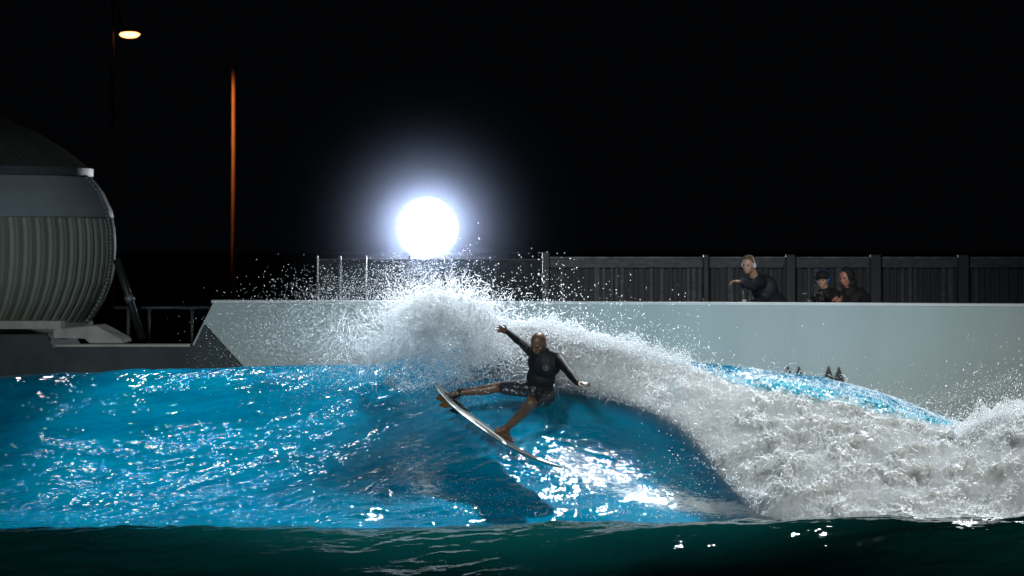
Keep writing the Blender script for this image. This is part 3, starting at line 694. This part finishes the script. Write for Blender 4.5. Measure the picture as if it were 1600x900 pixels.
# --- board
Tl = P(684, 611, 40.42); No = P(871, 743, 39.45)
ax = (No - Tl).normalized(); nb = Vector((.56, -.06, .80)); nb = (nb - ax * nb.dot(ax)).normalized(); sd = ax.cross(nb)
L = (No - Tl).length
def board_pt(u, s, h):
    """u 0 tail..1 nose, s sideways -1..1 of the half width, h height above the deck line"""
    rock = .10 * max(0, (u - .55) / .45) ** 2.2 + .045 * max(0, (.28 - u) / .28) ** 2 - .035 * math.sin(math.pi * u)
    hw = .245 * (math.sin(math.pi * min(1, (u * .86 + .14) * 1.0)) ** .62) if u < 1 else .004
    if u < .06: hw *= .80 + .20 * u / .06
    return Tl + ax * (L * u) + sd * (s * hw) + nb * (rock + h), hw
M_board = pbr('board_white', (.48, .49, .46), .35, c2=(.38, .39, .36), scale=5, detail=6)
M_bot = pbr('board_bottom', (.30, .36, .33), .25, c2=(.22, .27, .25), scale=4)
bd = tag(empty('surfboard', Tl + (No - Tl) * .5), 'white shortboard with pointed nose carving down the blue wave under the surfer', 'surfboard')
def board_shell(name, mat, top):
    nu, ns = 60, 18; m = MB(); V_ = []
    for i in range(nu + 1):
        u = i / nu; row = []
        for j in range(ns + 1):
            s = -1 + 2 * j / ns; th = .030 * (math.sin(math.pi * (.06 + .9 * u)) ** .55)
            e_ = (1 - abs(s) ** 2.6) ** .5 if abs(s) < 1 else 0
            h = th * e_ * (1 if top else -1)
            p, hw = board_pt(u, s, h); row.append(m.bm.verts.new(p))
        V_.append(row)
    for i in range(nu):
        for j in range(ns):
            f = (V_[i][j], V_[i + 1][j], V_[i + 1][j + 1], V_[i][j + 1]); m.bm.faces.new(f if top else f[::-1])
    bmesh.ops.remove_doubles(m.bm, verts=m.bm.verts, dist=1e-5)
    return m.build(name, mat, bd, True)
board_shell('deck', M_board, True); board_shell('hull', M_bot, False)
M_fin = pbr('amber_fin', (.17, .09, .02), .3, c2=(.10, .055, .015))
for u, s in ((.05, 0), (.14, -.62), (.14, .62)):
    b0, _ = board_pt(u - .02, s, -.025); b1, _ = board_pt(u + .045, s, -.025); tip = b0 - nb * .085 - ax * .03
    m = MB(); m.prism([b0, b1, b0.lerp(b1, .55) - nb * .06, tip + ax * .01, tip], sd * .008); m.build('fin', M_fin, bd)
a0, _ = board_pt(.22, 0, .028); 
m = MB()
for j in range(3):
    for k in range(2):
        p, _ = board_pt(.10 + .055 * j, -.25 + .5 * k, .031); m.box(p, (.09, .075, .006), Matrix((ax, sd, nb)).transposed())
m.build('traction_pad', M_black, bd)

# --- surfer
J = dict(pel=P(843, 609, 40.05), wai=P(845, 590, 40.02), che=P(851, 567, 39.97), nec=P(852, 552, 39.93), hd=P(841, 537, 39.86),
         sR=P(831, 549, 40.03), eR=P(815, 535.5, 40.26), wR=P(794, 519, 40.42),
         sL=P(871, 559, 39.93), eL=P(888, 580, 39.72), wL=P(902, 598, 39.55),
         hR=P(834, 607, 40.10), kR=P(778, 605, 40.26), hL=P(848, 619, 39.98), kL=P(829, 630, 39.62))
fL, _ = board_pt(.53, .05, .03); aL = fL + nb * .085 + Vector((.02, .0, .0))
fR, _ = board_pt(.105, .0, .03); aR = fR + nb * .09 + ax * .06
srf = tag(empty('person', P(843, 620, 40)), 'bald surfer in black long sleeved top and patterned shorts, arms out on the white board', 'person')
hrot = frame((-.42, -.72, -.50), (-.05, -.30, .95))
def torso(m, g=0):
    rt = frame((-.25, -.95, .05), (J['nec'] - J['pel']))
    m.ball(J['pel'], (.155 + g, .115 + g, .12 + g), rt); m.ball(J['pel'].lerp(J['hL'], .8) + Vector((.02, .06, -.02)), (.105 + g, .11 + g, .10 + g), rt)
    m.ball(J['wai'], (.150 + g, .11 + g, .14 + g), rt); m.ball(J['che'], (.178 + g, .125 + g, .16 + g), rt)
    m.ball(J['che'].lerp(J['nec'], .5), (.145 + g, .095 + g, .08 + g), rt)
    m.ball(J['sR'], .058 + g); m.ball(J['sL'], .062 + g)
    m.cap(J['sR'], J['nec'], .050 + g, .055 + g); m.cap(J['sL'], J['nec'], .052 + g, .055 + g)
def arms(m, g=0):
    limb(m, J['sR'], J['eR'], .055, .052, .038, .4, grow_=g); limb(m, J['eR'], J['wR'], .038, .041, .026, .3, grow_=g)
    limb(m, J['sL'], J['eL'], .057, .054, .039, .4, grow_=g); limb(m, J['eL'], J['wL'], .039, .042, .026, .3, grow_=g)
def thighs(m, g=0, f=1.0):
    limb(m, J['hR'], J['hR'].lerp(J['kR'], f), .088, .080, lerp(.088, .056, f), .4, grow_=g)
    limb(m, J['hL'], J['hL'].lerp(J['kL'], f), .092, .084, lerp(.09, .060, f), .4, grow_=g)
m = MB(); torso(m); arms(m); thighs(m)
limb(m, J['kR'], aR, .055, .056, .034, .3, (0, 0, -.008)); limb(m, J['kL'], aL, .058, .058, .036, .3, (.01, 0, -.01))
m.cap(J['nec'] + Vector((0, 0, -.02)), J['hd'] + hrot @ Vector((0, -.03, -.05)), .058, .052)
add_head(m, J['hd'], hrot, 1.03)
for an, fo, dr_ in ((aL, fL, (sd * -.75 + ax * .35)), (aR, fR, (sd * -.8 - ax * .25))):
    dr_ = dr_.normalized(); heel = fo - dr_ * .05 + nb * .028; toe = fo + dr_ * .155 + nb * .022
    m.cap(an, heel, .036, .034); m.cap(an + dr_ * .01, fo + dr_ * .09 + nb * .03, .035, .030); m.cap(heel, toe, .030, .026)
    wd_ = dr_.cross(nb)
    for q in range(5): m.cap(toe + wd_ * (.018 * (q - 2)), toe + wd_ * (.02 * (q - 2)) + dr_ * (.035 - .005 * abs(q - 1)) - nb * .006, .011, .009)
add_hand(m, J['wR'], (-.80, .35, .30), (-.1, -.9, -.3), 14, 22, .88, 1)
add_hand(m, J['wL'], (.80, -.35, -.05), (.1, .2, -.9), 16, 18, .92, -1)
m.build('body', M_skin, srf, remesh=.0062, smooth_it=3)
add_eyes(J['hd'], hrot, srf)
m = MB(); torso(m, .007); arms(m, .006); m.cap(J['nec'] + Vector((0, 0, -.02)), J['nec'] + (J['hd'] - J['nec']) * .25, .063, .058)
m.build('wetsuit_top', M_suit, srf, remesh=.009, smooth_it=3)
m = MB(); thighs(m, .014, .80)
rt = frame((-.25, -.95, .05), (J['nec'] - J['pel']))
m.ball(J['pel'] + Vector((0, 0, -.02)), (.17, .135, .11), rt); m.ball(J['pel'].lerp(J['hL'], .8) + Vector((.02, .06, -.02)), (.120, .128, .115), rt)
m.build('boardshorts', M_short, srf, remesh=.010, smooth_it=2)
# chest badge: ring with a small motif
lc = P(853.5, 575, 39.80); br = frame((-.02, -1, .12), (.1, 0, 1))
chest = J['che']
m = MB()
def ringm(m, c, r, t_, n=28, thick=.004):
    for i in range(n):
        a, b = 2 * math.pi * i / n, 2 * math.pi * (i + 1) / n
        m.rod(c + br @ Vector((r * math.cos(a), 0, r * math.sin(a))), c + br @ Vector((r * math.cos(b), 0, r * math.sin(b))), t_, t_, 6)
# find the depth of the suit front at the badge
so = [o for o in srf.children if o.name.startswith('wetsuit')][0]
bpy.context.view_layer.update()
loc_o = so.matrix_world.inverted() @ Vector((lc.x, 39.0, lc.z)); ok, hit, nn_, _ = so.ray_cast(loc_o, Vector((0, 1, 0)))
if ok: lc = so.matrix_world @ hit + Vector((0, -.004, 0)); br = frame(nn_, (0, 0, 1))
ringm(m, lc, .030, .0030); m.box(lc, (.012, .004, .034), br); m.box(lc, (.030, .004, .008), br)
m.build('chest_badge', pbr('grey_print', (.17, .18, .18), .6), srf)
# leash
lm = MB(); pr = aR + Vector((0, 0, -.01)); lm.rod(aR - ax * .02, aR + ax * .02 + nb * .01, .046, .044, 18)
lm.build('ankle_leash', M_black, srf)

# --- spectators behind the wall
def spectator(head, hrot_, neck, chest, waist, arms_, hands, mats, label, sk, hk=1.0, ts=1.0):
    t = tag(empty('person', (waist[0], waist[1], TOPZ - 1.15)), label, 'person')
    chest, waist, neck, head = map(Vector, (chest, waist, neck, head))
    body = MB(); cl = MB()
    hip = waist + Vector((.05, .05, -.15))
    rt = frame((-.3, -1, 0), (neck - waist))
    for m, g in ((body, 0), (cl, .022)):
        m.ball(chest, (.19 * ts + g, .13 * ts + g, .18 * ts + g), rt); m.ball(waist, (.16 * ts + g, .13 * ts + g, .15 * ts + g), rt); m.cap(chest, waist, .14 * ts + g, .13 * ts + g)
        m.cap(neck + Vector((0, 0, -.03)), chest, .075 + g, .14 * ts + g)
        for s, e_, w_ in arms_:
            limb(m, s, e_, .058, .054, .040, .4, grow_=g); limb(m, e_, w_, .040, .042, .028, .3, grow_=g * .8)
            m.cap(s, neck.lerp(chest, .4), .056 + g, .07 + g)
    for s in (-1, 1):
        kn = hip + Vector((s * .10, .03, -.42)); ft = Vector((kn.x, kn.y + .04, TOPZ - 1.09))
        if kn.z < ft.z + .3: kn.z = ft.z + .3
        limb(body, hip + Vector((s * .09, 0, 0)), kn, .085, .08, .055); limb(body, kn, ft, .055, .055, .04); body.cap(ft, ft + Vector((0, -.15, -.02)), .04, .03)
    body.cap(neck + Vector((0, 0, -.04)), head, .055, .055); add_head(body, head, hrot_, hk)
    for (wr, d_, pl, cu, th) in hands: add_hand(body, wr, d_, pl, 8, cu, 1.1, th)
    body.build('body', sk, t, remesh=.008, smooth_it=2)
    cl.build('jacket', mats, t, remesh=.014, smooth_it=2)
    pm = MB()
    for s in (-1, 1):
        kn = hip + Vector((s * .10, .03, -.42)); ft = Vector((kn.x, kn.y + .04, TOPZ - 1.0))
        if kn.z < ft.z + .25: kn.z = ft.z + .25
        limb(pm, hip + Vector((s * .09, 0, 0)), kn, .10, .095, .07); limb(pm, kn, ft, .07, .07, .06)
    pm.ball(hip, (.18, .15, .14)); pm.build('trousers', M_black, t, remesh=.014, smooth_it=2)
    add_eyes(head, hrot_, t, hk)
    return t
SYp = 48.75
M_navy = pbr('navy_jacket', (.012, .018, .030), .7, c2=(.007, .010, .018), scale=10, bump=.4, bscale=14)
M_blk = pbr('black_hoodie', (.008, .008, .009), .8, bump=.3, bscale=14)
h = P(1170, 414, SYp - .15); hr = frame((-.55, -.82, -.12), (0, -.1, 1))
t = spectator(h, hr, P(1182, 433, SYp), P(1194, 450, SYp + .06), P(1214, 478, SYp + .2),
              [(P(1188, 441, SYp - .1), P(1176, 447, SYp - .38), P(1159, 440, SYp - .5)), (P(1205, 447, SYp + .1), P(1192, 468, SYp - .02), P(1178, 473, SYp - .2))],
              [(P(1159, 440, SYp - .5), (-1, -.15, .05), (0, -.2, -1), 30, 1), (P(1178, 473, SYp - .2), (-.7, -.5, -.2), (0, -.3, -1), 55, -1)],
              M_navy, 'person in navy jacket leaning over the wall and pointing left', M_skin2, ts=.82)
hm = MB(); hm.ball(h + hr @ Vector((0, -.022, .045)), (.079, .090, .082), hr); hm.ball(h + hr @ Vector((0, .045, .105)), (.055, .045, .025), hr)
hm.build('hair', pbr('fair_hair', (.16, .10, .05), .7, c2=(.09, .055, .03), scale=40, bump=.5), t, True)
m = MB()
for s in range(10):
    a, b = R(-85 + s * 17), R(-85 + (s + 1) * 17); f_ = lambda a: h + hr @ Vector((math.sin(a) * .088, -.005, .01 + math.cos(a) * .112)); m.rod(f_(a), f_(b), .006, .006, 8)
for s in (-1, 1): m.ball(h + hr @ Vector((s * .086, -.005, -.005)), (.018, .034, .036), hr)
m.build('headset', pbr('pale_plastic', (.6, .62, .65), .4), t, True)

h = P(1285, 437, SYp); hr = frame((-.35, -.9, -.15), (0, 0, 1))
t = spectator(h, hr, P(1289, 455, SYp + .03), P(1296, 474, SYp + .12), P(1300, 500, SYp + .2),
              [(P(1277, 468, SYp), P(1268, 478, SYp - .12), P(1270, 470, SYp - .3)), (P(1310, 468, SYp + .05), P(1318, 480, SYp - .1), P(1292, 462, SYp - .3))],
              [(P(1270, 472, SYp - .3), (.5, -.5, .1), (.2, -.3, -1), 50, 1)],
              M_blk, 'person in black cap filming with a camera at the wall', M_skin2, hk=.98)
m = MB(); m.ball(h + hr @ Vector((0, -.012, .045)), (.086, .102, .080), hr); m.ball(h + hr @ Vector((0, .10, .045)), (.065, .06, .010), hr); m.build('cap', M_blk, t, True)
m = MB()
for s in (-1, 1): m.ball(h + hr @ Vector((s * .088, -.01, -.01)), (.022, .038, .044), hr)
for k in range(8): m.rod(h + hr @ Vector((math.cos(math.pi * k / 8) * .090, -.01, -.005 + math.sin(math.pi * k / 8) * .135)), h + hr @ Vector((math.cos(math.pi * (k + 1) / 8) * .090, -.01, -.005 + math.sin(math.pi * (k + 1) / 8) * .135)), .007, .007, 8)
m.build('headphones', pbr('blue_plastic', (.02, .06, .20), .35), t, True)
# camera resting on the wall in that person's hands
cc = P(1279, 468, SYp - .42)
t = tag(empty('video_camera', cc), 'black video camera with silver lens ring held on the wall by capped person', 'camera')
rt = frame((-.75, -.65, -.15), (0, 0, 1))
MB().box(cc, (.09, .17, .10), rt, bevel=.012).build('camera_body', M_black, t)
MB().rod(cc + rt @ Vector((0, .08, 0)), cc + rt @ Vector((0, .19, 0)), .038, .043, 24).build('lens', M_black, t, True)
MB().rod(cc + rt @ Vector((0, .19, 0)), cc + rt @ Vector((0, .205, 0)), .046, .046, 24).build('lens_ring', M_steel, t, True)
m = MB(); m.box(cc + rt @ Vector((0, .0, .085)), (.02, .15, .018), rt, bevel=.005); m.rod(cc + rt @ Vector((0, -.06, .04)), cc + rt @ Vector((0, -.06, .085)), .008); m.rod(cc + rt @ Vector((0, .06, .04)), cc + rt @ Vector((0, .06, .085)), .008)
m.build('handle', M_steel, t)
MB().rod(cc + rt @ Vector((.03, .05, .10)), cc + rt @ Vector((.03, .24, .11)), .011, .011, 12).build('microphone', M_steel, t, True)
MB().box(cc + rt @ Vector((-.07, .02, .02)), (.008, .09, .06), rt).build('screen', M_scuff, t)

h = P(1322, 434, SYp - .05); hr = frame((-.65, -.72, -.22), (-.05, 0, 1))
t = spectator(h, hr, P(1328, 452, SYp), P(1335, 472, SYp + .08), P(1338, 500, SYp + .18),
              [(P(1316, 466, SYp - .05), P(1322, 482, SYp - .2), P(1312, 474, SYp - .36)), (P(1352, 466, SYp), P(1348, 480, SYp - .2), P(1318, 476, SYp - .36))],
              [(P(1313, 474, SYp - .36), (-.5, -.3, .45), (.3, -.4, -.6), 55, 1), (P(1318, 477, SYp - .36), (-.8, -.3, .1), (.1, -.3, -1), 55, -1)],
              M_blk, 'person in black hood crouching behind the wall with hands clasped', M_skin3, hk=.98)
m = MB(); m.ball(h + hr @ Vector((0, -.035, .025)), (.100, .100, .112), hr); m.ball(h + hr @ Vector((0, -.05, -.08)), (.10, .09, .08), hr); m.build('hood', M_blk, t, True)
# monopod beside the pointing person
c = P(1160, 447, SYp - .3)
t = tag(empty('monopod', P(1163, 480, SYp - .3)), 'short upright silver camera monopod by the pointing person on the wall', 'monopod')
MB().rod(c, (c.x + .02, c.y, TOPZ + .04), .012, .014).build('leg', M_steel, t, True)
MB().rod(P(1163, 468, SYp - .3), P(1163, 479, SYp - .3), .028, .03).build('foot', pbr('pale_plastic', (.6, .62, .65), .4), t, True)
MB().box(P(1171, 466, SYp - .33), (.05, .06, .09), bevel=.01).build('bracket', M_black, t)

# ------------------------------------------------------------------ mist ball added to give the floodlight a halo
mh, tt, oo = nt('halo_mist'); v = N(tt, 'ShaderNodeVolumePrincipled'); v.inputs['Color'].default_value = (.60, .72, 1, 1); v.inputs['Anisotropy'].default_value = .3
tcn = tt.nodes.new('ShaderNodeTexCoord'); mpn = tt.nodes.new('ShaderNodeMapping'); mpn.inputs['Scale'].default_value = (1 / 2.8, 1 / 2.1, 1 / 2.8)
gd = tt.nodes.new('ShaderNodeTexGradient'); gd.gradient_type = 'SPHERICAL'; tt.links.new(tcn.outputs['Object'], mpn.inputs[0]); tt.links.new(mpn.outputs[0], gd.inputs[0])
pw = N(tt, 'ShaderNodeMath', _operation='POWER'); pw.inputs[1].default_value = 3.2; tt.links.new(gd.outputs['Fac'], pw.inputs[0])
ml = N(tt, 'ShaderNodeMath', _operation='MULTIPLY_ADD'); ml.inputs[1].default_value = .16; ml.inputs[2].default_value = .0006; tt.links.new(pw.outputs[0], ml.inputs[0]); tt.links.new(ml.outputs[0], v.inputs['Density'])
tt.links.new(v.outputs[0], oo.inputs['Volume'])
m = MB(); m.ball((0, 0, 0), (2.8, 2.1, 2.8), None, 48); o = m.build('mist', mh, None, True); o.location = LAMP + Vector((0, -.6, 0))
tag(o, 'ball of mist added round the bright floodlight to make its halo', 'mist', kind='stuff')
